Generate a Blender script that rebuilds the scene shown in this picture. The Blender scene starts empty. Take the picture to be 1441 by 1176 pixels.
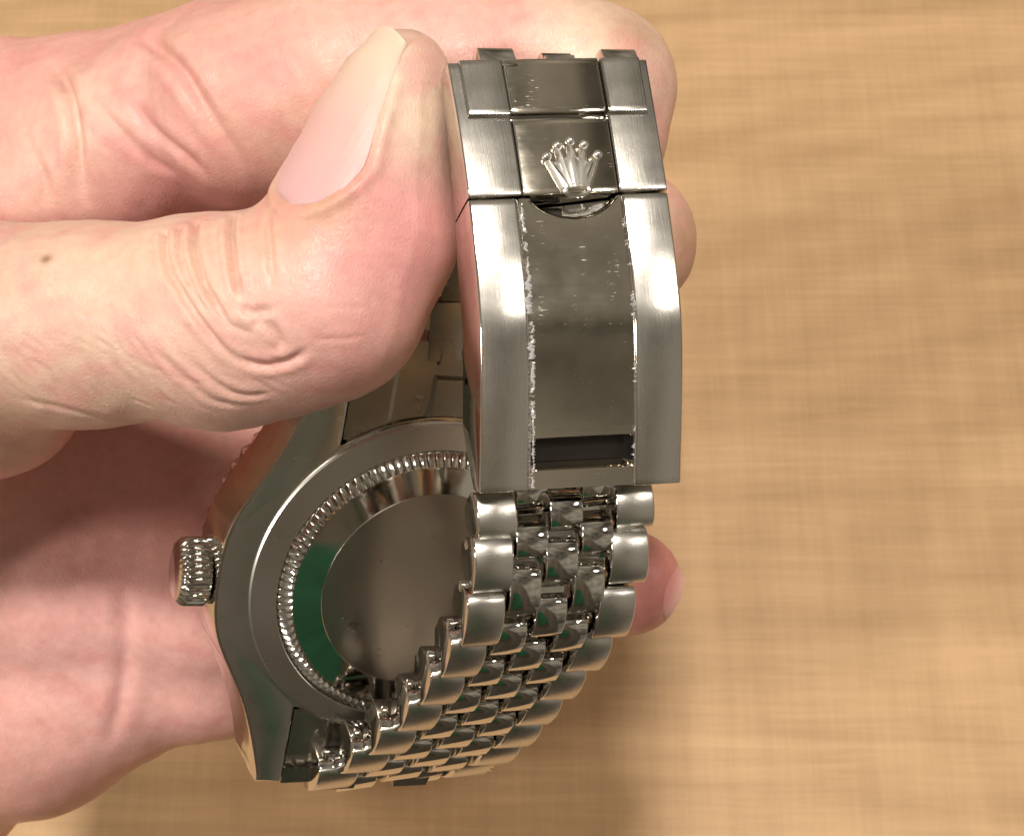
import bpy, bmesh, math, random
import numpy as np
from mathutils import Matrix, Vector
random.seed(4); RNG = np.random.default_rng(7)
sc = bpy.context.scene
COL = sc.collection
MM = 0.001

# ------------------------------------------------------------------ camera, world, lamps, exposure
PITCH = math.radians(25)
DTAB = 300 * MM                                   # distance to the table along the optical axis
W0, H0, FPX = 1441.0, 1176.0, 2307.0
CAM_LOC = Vector((0, -DTAB * math.sin(PITCH), DTAB * math.cos(PITCH)))
RCAM = Matrix.Rotation(PITCH, 3, 'X')
cam_data = bpy.data.cameras.new('camera')
cam = bpy.data.objects.new('camera', cam_data); COL.objects.link(cam)
cam.location = CAM_LOC; cam.rotation_euler = (PITCH, 0, 0)
cam_data.sensor_fit = 'HORIZONTAL'; cam_data.sensor_width = 36
cam_data.lens = 36 * FPX / W0
cam_data.clip_start = 0.005; cam_data.clip_end = 50
cam_data.dof.use_dof = True; cam_data.dof.focus_distance = 0.142; cam_data.dof.aperture_fstop = 130
sc.camera = cam
sc.view_settings.view_transform = 'Standard'; sc.view_settings.look = 'None'
sc.view_settings.exposure = 0.0; sc.view_settings.gamma = 1.0
sc.cycles.max_bounces = 5; sc.cycles.diffuse_bounces = 2; sc.cycles.glossy_bounces = 4; sc.cycles.transmission_bounces = 2
sc.cycles.use_adaptive_sampling = True; sc.cycles.adaptive_threshold = 0.025

world = bpy.data.worlds.new('World'); sc.world = world; world.use_nodes = True
wn = world.node_tree.nodes; wl = world.node_tree.links
bg = wn['Background']
tc = wn.new('ShaderNodeTexCoord'); nz = wn.new('ShaderNodeTexNoise'); cr = wn.new('ShaderNodeValToRGB')
nz.inputs['Scale'].default_value = 2.2; nz.inputs['Detail'].default_value = 3
cr.color_ramp.elements[0].position = 0.38; cr.color_ramp.elements[0].color = (0.065, 0.054, 0.038, 1)
cr.color_ramp.elements[1].position = 0.68; cr.color_ramp.elements[1].color = (0.46, 0.40, 0.32, 1)
wl.new(tc.outputs['Generated'], nz.inputs['Vector']); wl.new(nz.outputs['Fac'], cr.inputs['Fac'])
wl.new(cr.outputs['Color'], bg.inputs['Color']); bg.inputs['Strength'].default_value = 1.0

def lamp(name, loc, target, power, size, color=(1, 0.86, 0.70)):
    l = bpy.data.lights.new(name, 'AREA'); l.shape = 'DISK'; l.size = size; l.energy = power; l.color = color
    o = bpy.data.objects.new(name, l); COL.objects.link(o); o.location = loc
    o.rotation_euler = (Vector(target) - Vector(loc)).to_track_quat('-Z', 'Y').to_euler()
    return o
TGT = (0, -0.03, 0.13)
lamp('ceiling_and_fill_lamp', (-0.06, 0.00, 1.40), TGT, 14.5, 0.15, (1, .93, .84))
lamp('ceiling_and_fill_lamp', (1.15, -0.05, 1.30), TGT, 4.5, 0.16, (1, .93, .84))
lamp('ceiling_and_fill_lamp', (-1.10, -0.45, 0.95), TGT, 8.5, 0.18, (1, .93, .84))  # low fill lamp from the left, added to brighten the palm under the thumb

# ------------------------------------------------------------------ frames
def cw(c):                                        # camera mm -> world m
    return CAM_LOC + RCAM @ (Vector(c) * MM)
def cw_np(a):
    R = np.array(RCAM); return np.asarray(a) * MM @ R.T + np.array(CAM_LOC)
def at(px, py, d):                                # photo pixel at depth d (mm) -> camera mm
    return np.array([(px - W0 / 2) / FPX * d, (H0 / 2 - py) / FPX * d, -d])
RF = np.array([[0.92636, 0.11812, 0.35765], [0.03303, 0.92042, -0.38953], [-0.3752, 0.37265, 0.84874]])
U_, _, V_ = np.linalg.svd(RF); RF = U_ @ V_
TF = np.array([-9.474, -16.778, -167.402])
def f2c(P): return np.asarray(P, float) @ RF.T + TF
def f2w(P): return cw_np(f2c(P))
CROT = math.radians(-5.0)                         # the head sits slightly turned in the bracelet
RF0 = RF.copy()
RFC = RF @ np.array([[math.cos(CROT), -math.sin(CROT), 0], [math.sin(CROT), math.cos(CROT), 0], [0, 0, 1]])
MF = Matrix.Identity(4)                           # watch-head frame (x across, y towards twelve, z out of the back) in the world
_R = np.array(RCAM) @ RFC; _o = cw_np(TF)
for i in range(3):
    for j in range(3): MF[i][j] = _R[i][j]
    MF[i][3] = _o[i]

# ------------------------------------------------------------------ materials
def new_mat(name):
    m = bpy.data.materials.new(name); m.use_nodes = True
    return m, m.node_tree.nodes, m.node_tree.links, m.node_tree.nodes['Principled BSDF']
def node(n, t, **kw):
    x = n.new(t)
    for k, v in kw.items():
        if k in x.inputs: x.inputs[k].default_value = v
        else: setattr(x, k, v)
    return x
def steel(name, rough, streak=None, base=(0.64, 0.615, 0.57), aniso=0.0, tangent=None, bump=0.0, smudge=0.05, scratch=0.0, sroug=.16):
    m, n, l, b = new_mat(name)
    b.inputs['Metallic'].default_value = 1; b.inputs['Base Color'].default_value = (*base, 1)
    t = node(n, 'ShaderNodeTexCoord')
    sm = node(n, 'ShaderNodeTexNoise', Scale=420.0, Detail=6.0)
    l.new(t.outputs['Object'], sm.inputs['Vector'])
    mr = node(n, 'ShaderNodeMapRange'); mr.inputs[1].default_value = .3; mr.inputs[2].default_value = .8
    mr.inputs[3].default_value = rough; mr.inputs[4].default_value = rough + smudge
    l.new(sm.outputs['Fac'], mr.inputs[0]); l.new(mr.outputs[0], b.inputs['Roughness'])
    nrm = None
    if streak:
        mp = node(n, 'ShaderNodeMapping'); mp.inputs['Scale'].default_value = streak
        l.new(t.outputs['UV'], mp.inputs['Vector'])
        ns = node(n, 'ShaderNodeTexNoise', Scale=1.0, Detail=5.0, Roughness=.7)
        l.new(mp.outputs[0], ns.inputs['Vector'])
        bp = node(n, 'ShaderNodeBump', Strength=bump, Distance=0.00005)
        l.new(ns.outputs['Fac'], bp.inputs['Height']); nrm = bp
        ad = node(n, 'ShaderNodeMath', operation='MULTIPLY_ADD'); ad.inputs[1].default_value = sroug
        l.new(ns.outputs['Fac'], ad.inputs[0]); l.new(mr.outputs[0], ad.inputs[2]); l.new(ad.outputs[0], b.inputs['Roughness'])
    if scratch:
        vs = node(n, 'ShaderNodeTexNoise', Scale=900.0, Detail=6.0, Roughness=.75)
        l.new(t.outputs['Object'], vs.inputs['Vector'])
        b2 = node(n, 'ShaderNodeBump', Strength=scratch, Distance=0.00006)
        l.new(vs.outputs['Fac'], b2.inputs['Height'])
        if nrm: l.new(nrm.outputs[0], b2.inputs['Normal'])
        nrm = b2
    if nrm: l.new(nrm.outputs[0], b.inputs['Normal'])
    if aniso:
        b.inputs['Anisotropic'].default_value = aniso
        tg = node(n, 'ShaderNodeTangent')
        if tangent == 'radial': tg.direction_type = 'RADIAL'; tg.axis = 'Z'
        else: tg.direction_type = 'UV_MAP'; tg.uv_map = 'UVMap'
        l.new(tg.outputs[0], b.inputs['Tangent'])
    return m
M_BRUSH = steel('brushed_steel', .20, (6, .22, 1), bump=.30, aniso=.75, smudge=.06, scratch=.04, sroug=.09)
M_LINK = steel('satin_steel', .20, (1.2, 14, 1), bump=.22, smudge=.06)
M_POL = steel('polished_steel', .055, scratch=.03)
M_POLW = steel('worn_polished_steel', .09, (.35, 3, 1), bump=.05, smudge=.07, scratch=.05, sroug=.05, base=(.62, .57, .48))
def wear(m):
    n, l = m.node_tree.nodes, m.node_tree.links; b = n['Principled BSDF']
    t = node(n, 'ShaderNodeTexCoord'); mp = node(n, 'ShaderNodeMapping'); mp.inputs['Scale'].default_value = (.9, 7.0, 1)
    l.new(t.outputs['UV'], mp.inputs['Vector']); ns = node(n, 'ShaderNodeTexNoise', Scale=1.0, Detail=6.0, Roughness=.65); l.new(mp.outputs[0], ns.inputs['Vector'])
    m2 = node(n, 'ShaderNodeMapping'); m2.inputs['Scale'].default_value = (.45, .16, 1); l.new(t.outputs['UV'], m2.inputs['Vector'])
    n2 = node(n, 'ShaderNodeTexNoise', Scale=1.0, Detail=2.0); l.new(m2.outputs[0], n2.inputs['Vector'])
    mul = node(n, 'ShaderNodeMath', operation='MULTIPLY_ADD'); mul.inputs[1].default_value = .55; l.new(n2.outputs['Fac'], mul.inputs[0]); l.new(ns.outputs['Fac'], mul.inputs[2])
    mr = node(n, 'ShaderNodeMapRange'); mr.inputs[1].default_value = .94; mr.inputs[2].default_value = 1.04; l.new(mul.outputs[0], mr.inputs[0])
    old = b.inputs['Roughness'].links[0].from_socket
    ad = node(n, 'ShaderNodeMath', operation='MULTIPLY_ADD'); ad.inputs[1].default_value = .30; l.new(mr.outputs[0], ad.inputs[0]); l.new(old, ad.inputs[2]); l.new(ad.outputs[0], b.inputs['Roughness'])
    mx = node(n, 'ShaderNodeMix', data_type='RGBA'); mx.inputs[6].default_value = b.inputs['Base Color'].default_value; mx.inputs[7].default_value = (.86, .84, .80, 1)
    l.new(mr.outputs[0], mx.inputs[0]); l.new(mx.outputs[2], b.inputs['Base Color'])
wear(M_POLW)
M_RING = steel('circular_brushed_steel', .27, aniso=.65, tangent='radial', smudge=.03)
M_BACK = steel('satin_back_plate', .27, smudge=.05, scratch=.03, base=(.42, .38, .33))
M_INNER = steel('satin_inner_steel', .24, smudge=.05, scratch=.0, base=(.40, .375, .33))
M_EMB = steel('bright_emblem_steel', .30, base=(.88, .86, .82), scratch=.05)
M_DARK = steel('shaded_recess', .45, base=(.05, .045, .04))  # near-black base puts the shade of slot and gap into the colour
m, n, l, b = new_mat('sapphire'); b.inputs['Base Color'].default_value = (.02, .05, .03, 1); b.inputs['Roughness'].default_value = .03
M_DIAL = m

# ------------------------------------------------------------------ object helpers
WORLD_M = {}
def place(o, parent, Mw):
    COL.objects.link(o)
    WORLD_M[o.name] = Mw.copy()
    if parent is not None:
        o.parent = parent; o.matrix_parent_inverse = Matrix.Identity(4)
        o.matrix_basis = WORLD_M[parent.name].inverted() @ Mw
    else:
        o.matrix_basis = Mw
    return o
def mesh_from(name, verts, faces, mats, midx=None, uvs=None, smooth=None):
    me = bpy.data.meshes.new(name)
    me.from_pydata([tuple(v) for v in verts], [], [tuple(f) for f in faces])
    for mt in (mats if isinstance(mats, (list, tuple)) else [mats]): me.materials.append(mt)
    if midx is not None: me.polygons.foreach_set('material_index', np.asarray(midx, np.int32))
    if uvs is not None:
        ul = me.uv_layers.new(name='UVMap')
        vi = np.empty(len(me.loops), np.int32); me.loops.foreach_get('vertex_index', vi)
        ul.data.foreach_set('uv', np.asarray(uvs, np.float32)[vi].ravel())
    me.update()
    if smooth is not None: me.shade_smooth(); me.set_sharp_from_angle(angle=math.radians(smooth))
    return me
def mesh_obj(name, me, parent, Mw=None):
    o = bpy.data.objects.new(name, me)
    return place(o, parent, Mw if Mw is not None else (WORLD_M[parent.name].copy() if parent else Matrix.Identity(4)))
def wmesh_obj(name, verts_w, faces, mats, parent, origin=None, **kw):   # world-space verts
    v = np.asarray(verts_w); o3 = v.mean(0) if origin is None else np.asarray(origin)
    me = mesh_from(name, v - o3, faces, mats, **kw)
    return mesh_obj(name, me, parent, Matrix.Translation(Vector(o3)))
def tag(o, label=None, cat=None, group=None, kind=None):
    for k, v in (('label', label), ('category', cat), ('group', group), ('kind', kind)):
        if v: o[k] = v
    return o

# ------------------------------------------------------------------ table
def make_table():
    m, n, l, b = new_mat('pale_wood_laminate')
    t = node(n, 'ShaderNodeTexCoord')
    def tex(scale, sc_, detail=4., dist=0., rough=.55, rot=0):
        mp = node(n, 'ShaderNodeMapping'); mp.inputs['Scale'].default_value = sc_; mp.inputs['Rotation'].default_value = (0, 0, rot)
        l.new(t.outputs['Object'], mp.inputs['Vector'])
        x = node(n, 'ShaderNodeTexNoise', Scale=scale, Detail=detail, Distortion=dist, Roughness=rough)
        l.new(mp.outputs[0], x.inputs['Vector']); return x.outputs['Fac']
    def mad(a, mul, add):
        x = node(n, 'ShaderNodeMath', operation='MULTIPLY_ADD'); x.inputs[1].default_value = mul
        l.new(a, x.inputs[0])
        if isinstance(add, float): x.inputs[2].default_value = add
        else: l.new(add, x.inputs[2])
        return x.outputs[0]
    h1 = tex(1, (8, 95, 1), 4, .9, rot=.03)         # broad grain along x
    h2 = tex(1, (45, 900, 1), 4, .3, .7, rot=.03)   # fine grain along x
    v1 = tex(1, (260, 9, 1), 4, .3, .6, rot=-.09)   # faint cross figure
    v2 = tex(1, (1100, 70, 1), 3, .0, .7, rot=.02)  # woven pores
    blot = tex(1, (16, 22, 1), 3)
    mw = node(n, 'ShaderNodeMapping'); mw.inputs['Location'].default_value = (-.105, .035, 0); mw.inputs['Scale'].default_value = (.35, 1.0, 1)
    l.new(t.outputs['Object'], mw.inputs['Vector'])
    wv = node(n, 'ShaderNodeTexWave', wave_type='RINGS', rings_direction='Z', Scale=38.0, Distortion=3.0, Detail=3.0); wv.inputs['Detail Scale'].default_value = 1.2
    l.new(mw.outputs[0], wv.inputs['Vector'])
    s = mad(h1, .72, -.20); s = mad(h2, .40, s); s = mad(v1, .29, s); s = mad(v2, .22, s); s = mad(blot, .30, s); s = mad(wv.outputs['Fac'], .085, s)
    rp = node(n, 'ShaderNodeValToRGB'); e = rp.color_ramp.elements
    e[0].position = .55; e[0].color = (.41, .25, .122, 1); e[1].position = 1.0; e[1].color = (.595, .385, .204, 1)
    l.new(s, rp.inputs['Fac']); l.new(rp.outputs['Color'], b.inputs['Base Color'])
    b.inputs['Roughness'].default_value = .5; b.inputs['Specular IOR Level'].default_value = .3
    bm = bmesh.new(); bmesh.ops.create_cube(bm, size=1)
    bmesh.ops.scale(bm, vec=(1.5, .80, .03), verts=bm.verts); bmesh.ops.translate(bm, vec=(0, .245, -.015), verts=bm.verts)
    bmesh.ops.bevel(bm, geom=bm.edges[:], offset=.002, segments=2, affect='EDGES')
    me = bpy.data.meshes.new('table_top'); bm.to_mesh(me); bm.free(); me.materials.append(m)
    o = mesh_obj('table_top', me, None); tag(o, 'pale wood grain table top under the hand and watch', 'table', kind='structure')
make_table()

# ------------------------------------------------------------------ watch: the thing
base_w = f2w([0, 0, -9])
watch = bpy.data.objects.new('wristwatch', None); watch.empty_display_size = .01
place(watch, None, Matrix.Translation(Vector(base_w)))
tag(watch, 'steel wristwatch held back to front, five-column bracelet and crown-marked folding clasp', 'wristwatch')

def lathe(name, prof, mats, parent, seg=180, midx=None, fn=None, smooth=30, closed=False):
    V, Fc, Mi, UV = [], [], [], []
    np_ = len(prof)
    for k in range(seg):
        a = 2 * math.pi * k / seg
        for j, (r, z) in enumerate(prof):
            if fn: r, z = fn(k, j, r, z)
            V.append((r * math.cos(a) * MM, r * math.sin(a) * MM, z * MM)); UV.append((a * 15, r))
    for k in range(seg):
        k2 = (k + 1) % seg
        for j in range(np_ - 1):
            Fc.append((k * np_ + j, k2 * np_ + j, k2 * np_ + j + 1, k * np_ + j + 1)); Mi.append(midx[j] if midx else 0)
    if prof[-1][0] < 0.02:
        pass
    me = mesh_from(name, V, Fc, mats, Mi, UV, smooth)
    return mesh_obj(name, me, parent, MF)

# --- case: mid-case with lugs, outline in the plane of the back
LUGW, LUGO, LUGU, RN = 10.7, 13.6, 23.9, 18.1
def case_outline():
    pts = []
    us = np.linspace(-LUGU, LUGU, 61)
    xo = np.interp(np.abs(us), [0, 3, 5.5, 8, 10.7, 14, 17.5, 20.5, 23.9], [20.95, 20.85, 20.45, 19.5, 18.0, 16.35, 15.1, 14.2, 13.3])
    xo = np.convolve(np.pad(xo, 2, mode='edge'), np.ones(5) / 5, 'valid')
    right = [(x, u) for x, u in zip(xo, us)]
    a0 = math.asin(LUGW / RN)
    arc = [(RN * math.sin(a), RN * math.cos(a)) for a in np.linspace(a0, -a0, 25)]
    pts += right
    pts += [(LUGW, LUGU)] + arc + [(-LUGW, LUGU)]
    pts += [(-x, u) for x, u in right[::-1]]
    pts += [(-LUGW, -LUGU)] + [(-x, -y) for x, y in arc] + [(LUGW, -LUGU)]
    return np.array(pts)
def make_case():
    ol = case_outline(); N = len(ol)
    nx = np.roll(ol, -1, 0) - np.roll(ol, 1, 0); nx = np.stack([nx[:, 1], -nx[:, 0]], 1); nx /= np.linalg.norm(nx, axis=1)[:, None]
    lug = np.clip((np.abs(ol[:, 1]) - 12) / 12, 0, 1) ** 2
    rings = []
    for off, z in ((-.35, 0.0), (-.10, -.12), (0, -.40), (.75, -5.2), (.5, -5.7), (-.2, -5.9)):
        p = ol + nx * off
        rings.append(np.column_stack([p, np.full(N, z) - lug * (1.5 if z < -3 else 0.25) - .35]))
    V = np.concatenate(rings) * MM; Fc = []; Mi = []
    for r in range(len(rings) - 1):
        for k in range(N):
            k2 = (k + 1) % N
            Fc.append((r * N + k2, r * N + k, (r + 1) * N + k, (r + 1) * N + k2)); Mi.append(1)
    Fc.append(tuple(range(N))); Mi.append(0)
    Fc.append(tuple((len(rings) - 1) * N + k for k in range(N))[::-1]); Mi.append(0)
    me = mesh_from('case', V, Fc, [M_RING, M_POL], Mi, np.concatenate(rings)[:, :2], 28)
    bm = bmesh.new(); bm.from_mesh(me)
    bmesh.ops.triangulate(bm, faces=[f for f in bm.faces if len(f.verts) > 4])
    bm.to_mesh(me); bm.free()
    return mesh_obj('case', me, watch, MF)
case = make_case()
lathe('case_back_ring', [(17.85, -.6), (17.6, -.5), (17.6, -.12), (17.45, .06), (17.2, .13), (15.15, .78), (15.05, .74), (15.0, .45)], [M_RING], case, 220)
NFL = 108
def flute(k, j, r, z):
    w = abs(((k % 6) / 6) * 2 - 1)               # triangle wave, six steps per flute
    amp = (0, .30, .34, .34, .26, 0)[j]
    s_ = w ** .8
    return r - amp * (1 - s_) * .45, z - amp * (1 - s_) * .9
lathe('fluted_ring', [(15.0, .50), (14.85, .98), (14.55, 1.30), (14.0, 1.68), (13.72, 1.72), (13.62, 1.2)], [M_POL], case, NFL * 6, fn=flute, smooth=20)
lathe('polished_rim', [(13.68, 1.15), (13.5, 1.28), (13.2, 1.30), (10.72, 1.62), (10.66, 1.58)], [M_POL], case, 160)
bp = lathe('back_plate', [(10.70, 1.50), (10.62, 1.60), (10.5, 1.62), (6, 1.635), (.01, 1.64)], [M_BACK], case, 120)
NBZ = 72
def bez(k, j, r, z):
    w = abs(((k % 6) / 6) * 2 - 1); amp = (0, .0, .7, .7, .5, 0, 0)[j]
    return r - amp * (1 - w) * .6, z
lathe('fluted_bezel', [(18.2, -5.7), (21.2, -6.0), (21.4, -6.6), (21.0, -8.4), (18.0, -9.6), (16.6, -9.7), (16.4, -9.2)], [M_POL], case, NBZ * 6, fn=bez, smooth=20)
lathe('crystal', [(16.5, -9.2), (16.3, -10.0), (15.6, -10.3), (.01, -10.4)], [M_DIAL], case, 96)

# --- winding crown
def coronet(parent, name, frame, size, raise_, mat):
    """five pointed prongs with ball tips on an oval foot; frame(w, s, h) -> world"""
    V, Fc = [], []
    def blob(cx, cy, h, r, nseg=10, nr=5):
        b0 = len(V)
        for i in range(nr + 1):
            ph = -math.pi / 2 + math.pi * i / nr
            for k in range(nseg):
                a = 2 * math.pi * k / nseg
                V.append((cx + r * math.cos(ph) * math.cos(a), cy + r * math.cos(ph) * math.sin(a), h + r * math.sin(ph)))
        for i in range(nr):
            for k in range(nseg):
                k2 = (k + 1) % nseg
                Fc.append((b0 + i * nseg + k, b0 + i * nseg + k2, b0 + (i + 1) * nseg + k2, b0 + (i + 1) * nseg + k))
    def prong(x0, y0, w0, x1, y1, w1, h0, h1):
        b0 = len(V); nn = 9; d = np.array([x1 - x0, y1 - y0]); L = np.linalg.norm(d); d /= L; q = np.array([-d[1], d[0]])
        cs = [(-1, -.5), (-.75, .35), (0, .8), (.75, .35), (1, -.5)]
        for i in range(nn):
            t = i / (nn - 1); c = np.array([x0, y0]) + d * L * t; ww = w0 + (w1 - w0) * t; hh = h0 + (h1 - h0) * t
            for a, z in cs: V.append((c[0] + q[0] * a * ww, c[1] + q[1] * a * ww, hh * z))
        for i in range(nn - 1):
            for k in range(4): Fc.append((b0 + i * 5 + k, b0 + (i + 1) * 5 + k, b0 + (i + 1) * 5 + k + 1, b0 + i * 5 + k + 1))
        Fc.append(tuple(b0 + k for k in range(5))); Fc.append(tuple(b0 + (nn - 1) * 5 + k for k in range(5))[::-1])
    xs = (-2.3, -1.2, 0, 1.2, 2.3); ys = (3.05, 4.05, 4.4, 4.05, 3.05)
    for x, y in zip(xs, ys):
        prong(x * .40, .25, .62, x * .98, y - .10, .34, raise_ * 1.2, raise_ * 1.0)
        blob(x, y + .15, raise_ * .6, .44)
    b0 = len(V); na, nr = 17, 6
    for i in range(nr):
        f = i / (nr - 1)
        for k in range(na):
            u = -1 + 2 * k / (na - 1); a = u * .62
            rr = .2 + 3.4 * f - .5 * f * (math.cos(u * math.pi * 4) < 0)
            V.append((rr * math.sin(a) + .3 * u * (1 - f), .15 + rr * math.cos(a), raise_ * (.80 - .25 * f - .12 * abs(u)) - (.3 if i == nr - 1 else 0)))
    for i in range(nr - 1):
        for k in range(na - 1): Fc.append((b0 + i * na + k, b0 + i * na + k + 1, b0 + (i + 1) * na + k + 1, b0 + (i + 1) * na + k))
    # foot: oval torus
    b0 = len(V); ns, nt = 28, 8
    for k in range(ns):
        a = 2 * math.pi * k / ns
        for t in range(nt):
            q = 2 * math.pi * t / nt; rr = 1.0 + .24 * math.cos(q)
            V.append((1.12 * rr * math.cos(a), .05 + .52 * rr * math.sin(a), raise_ * .45 + .26 * math.sin(q)))
    for k in range(ns):
        for t in range(nt):
            k2, t2 = (k + 1) % ns, (t + 1) % nt
            Fc.append((b0 + k * nt + t, b0 + k2 * nt + t, b0 + k2 * nt + t2, b0 + k * nt + t2))
    P = np.array([frame(x * size, y * size, h * size) for x, y, h in V])
    return wmesh_obj(name, P, Fc, mat, parent, smooth=50)

def make_crown():
    prof = [(0.01, 3.6), (2.3, 3.58), (2.9, 3.4), (3.35, 2.9), (3.45, 2.6), (3.45, .75), (3.2, .45), (2.4, .4), (2.4, -1.2)]
    seg = 30 * 8; V, Fc = [], []
    for k in range(seg):
        a = 2 * math.pi * k / seg
        w = .5 + .5 * math.cos(a * 30); am = (0, 0, .1, .3, .42, .42, .25, 0, 0)
        for j, (r, z) in enumerate(prof):
            rr = r - am[j] * (1 - w) ** 1.3
            V.append(((-20.7 - z) * MM, rr * math.cos(a) * MM, rr * math.sin(a) * MM))
    npf = len(prof)
    for k in range(seg):
        k2 = (k + 1) % seg
        for j in range(npf - 1): Fc.append((k * npf + j, k * npf + j + 1, k2 * npf + j + 1, k2 * npf + j))
    me = mesh_from('winding_crown', V, Fc, M_POL, smooth=35)
    Mw = MF @ Matrix.Translation((0, -1.0 * MM, -3.9 * MM))
    o = mesh_obj('winding_crown', me, case, Mw)
    def fr(x, y, h):
        p = Mw @ Vector(((-24.3 - h) * MM, (y - 1.6) * MM, x * MM)); return (p.x, p.y, p.z)
    return o
crown = make_crown()
Mcr = MF @ Matrix.Translation((0, 0, -3.9 * MM))

# ------------------------------------------------------------------ bracelet and clasp sections (left end, right end: pixel + depth)
SEC = [(629, 89, 142.86, 910, 83.6, 147.35), (645, 180, 141.13, 925, 172, 145.62), (659, 278.5, 139.59, 940, 267, 144.08),
       (667, 350, 138.64, 950, 341, 143.13), (672.5, 413, 138.12, 957, 402, 142.62), (676, 476, 137.9, 961.5, 463, 142.39), (676.5, 570, 138.33, 961.8, 556, 142.82),
       (675, 694.5, 139.39, 959, 680, 143.88)]
LNK = [(672, 730, 141.3, 922, 705, 145.5), (668, 801, 140.96, 914.7, 785, 145.37), (655, 887, 142.76, 892, 872, 147.35),
       (627, 942, 146.76, 854, 931, 151.57), (597, 984, 151.28, 815.5, 975, 156.34), (565, 1022, 156.02, 781, 1012, 161.42),
       (525, 1057, 161.05, 752, 1045, 167.03), (485, 1085, 166.59, 720.5, 1071, 173.15), (439, 1110, 172.5, 686, 1087, 179.75)]
def catmull(P, x):
    P = np.asarray(P); n = len(P); x = min(max(x, -.9), n - 1 + .9); i = int(min(max(math.floor(x), 0), n - 2)); t = x - i
    p1, p2 = P[i], P[i + 1]; p0 = P[i - 1] if i > 0 else 2 * p1 - p2; p3 = P[i + 2] if i + 2 < n else 2 * p2 - p1
    if t < 0 or t > 1: return p1 + (p2 - p1) * t
    return .5 * ((2 * p1) + (-p0 + p2) * t + (2 * p0 - 5 * p1 + 4 * p2 - p3) * t * t + (-p0 + 3 * p1 - 3 * p2 + p3) * t ** 3)
class Strip:
    """a ruled strip through pairs of end points (world metres); gives frames"""
    def __init__(s, L, R): s.L = np.array(L); s.R = np.array(R); s.n = len(L)
    def frame(s, x):
        l, r = catmull(s.L, x), catmull(s.R, x); e = .02
        c = (l + r) / 2; c1 = (catmull(s.L, x + e) + catmull(s.R, x + e)) / 2; c0 = (catmull(s.L, x - e) + catmull(s.R, x - e)) / 2
        ex = r - l; wd = np.linalg.norm(ex); ex /= wd
        t = c1 - c0; t -= ex * t.dot(ex); sp = np.linalg.norm(c1 - c0) / (2 * e); t /= np.linalg.norm(t)
        nn = np.cross(t, ex); 
        return c, ex, t, nn, wd, sp
clasp_strip = Strip([cw_np(at(*s[:3])) for s in SEC], [cw_np(at(*s[3:])) for s in SEC])
# outward normal must face the camera for the clasp
def sgn(strip, x, toward):
    c, ex, t, nn, wd, sp = strip.frame(x)
    return 1.0 if nn.dot(np.asarray(toward) - c) > 0 else -1.0
S_CL = sgn(clasp_strip, 3, CAM_LOC)
SMAX = len(SEC) - 1
def cp(w, x, h):                                   # clasp surface: w mm across, x section index, h mm above the face
    c, ex, t, nn, wd, sp = clasp_strip.frame(x)
    return c + ex * (w / 18.0 * wd) + nn * S_CL * h * MM
_xs = np.linspace(0, SMAX, 400); _c = np.array([clasp_strip.frame(x)[0] for x in _xs])
_arc = np.concatenate([[0], np.cumsum(np.linalg.norm(np.diff(_c, axis=0), axis=1))]) / MM
LTOT = _arc[-1]
def x_of_s(s): return float(np.interp(s, _arc, _xs))
def s_of_x(x): return float(np.interp(x, _xs, _arc))
def cps(w, s, h):
    if s > LTOT:
        return cp(w, SMAX, h) + (cp(w, SMAX, h) - cp(w, SMAX - .01, h)) / np.linalg.norm(cp(0, SMAX, 0) - cp(0, SMAX - .01, 0)) * (s - LTOT) * MM
    if s < 0:
        return cp(w, 0, h) + (cp(w, 0, h) - cp(w, .01, h)) / np.linalg.norm(cp(0, 0, 0) - cp(0, .01, 0)) * (-s) * MM
    return cp(w, x_of_s(s), h)
clasp = bpy.data.objects.new('clasp', None); clasp.empty_display_size = .005
place(clasp, watch, Matrix.Translation(Vector(cp(0, 3, -4))))

def sweep(name, s_list, prof_fn, parent, mats, mat_of, smooth=35, caps=True):
    """closed profile (w, h) swept along s on the clasp surface"""
    V, UV, Fc, Mi = [], [], [], []
    for s in s_list:
        pr = prof_fn(s); npf = len(pr)
        for w, h in pr: V.append(cps(w, s, h)); UV.append((w, s))
    for i in range(len(s_list) - 1):
        for k in range(npf):
            k2 = (k + 1) % npf
            Fc.append((i * npf + k, i * npf + k2, (i + 1) * npf + k2, (i + 1) * npf + k)); Mi.append(mat_of(k))
    if caps:
        Fc.append(tuple(range(npf))[::-1]); Mi.append(1)
        Fc.append(tuple((len(s_list) - 1) * npf + k for k in range(npf))); Mi.append(1)
    return wmesh_obj(name, np.array(V), Fc, mats, parent, midx=Mi, uvs=UV, smooth=smooth)

S_GAP = s_of_x(2.0)
S_LEDGE = s_of_x(.86)
CHL, CHR = -4.25, 4.6
def thick(s):
    x = s / LTOT
    t = 3.2 + 3.6 * min(max((x) / .45, 0), 1)
    if x > .86: t -= 4.6 * ((x - .86) / .14) ** 1.3
    return t
def frac_list(a, b, n): return list(np.linspace(a, b, n))
def ends(a, b, n, e=.25):                          # denser stations near both ends, for rounded ends
    return [a, a + e * .3, a + e] + list(np.linspace(a + e, b - e, n))[1:-1] + [b - e, b - e * .3, b]
def end_round(s, a, b, e=.25):
    d = min(s - a, b - s)
    return 0 if d >= e else e * (1 - math.sqrt(max(0, 1 - (1 - d / e) ** 2))) * .8

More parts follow.
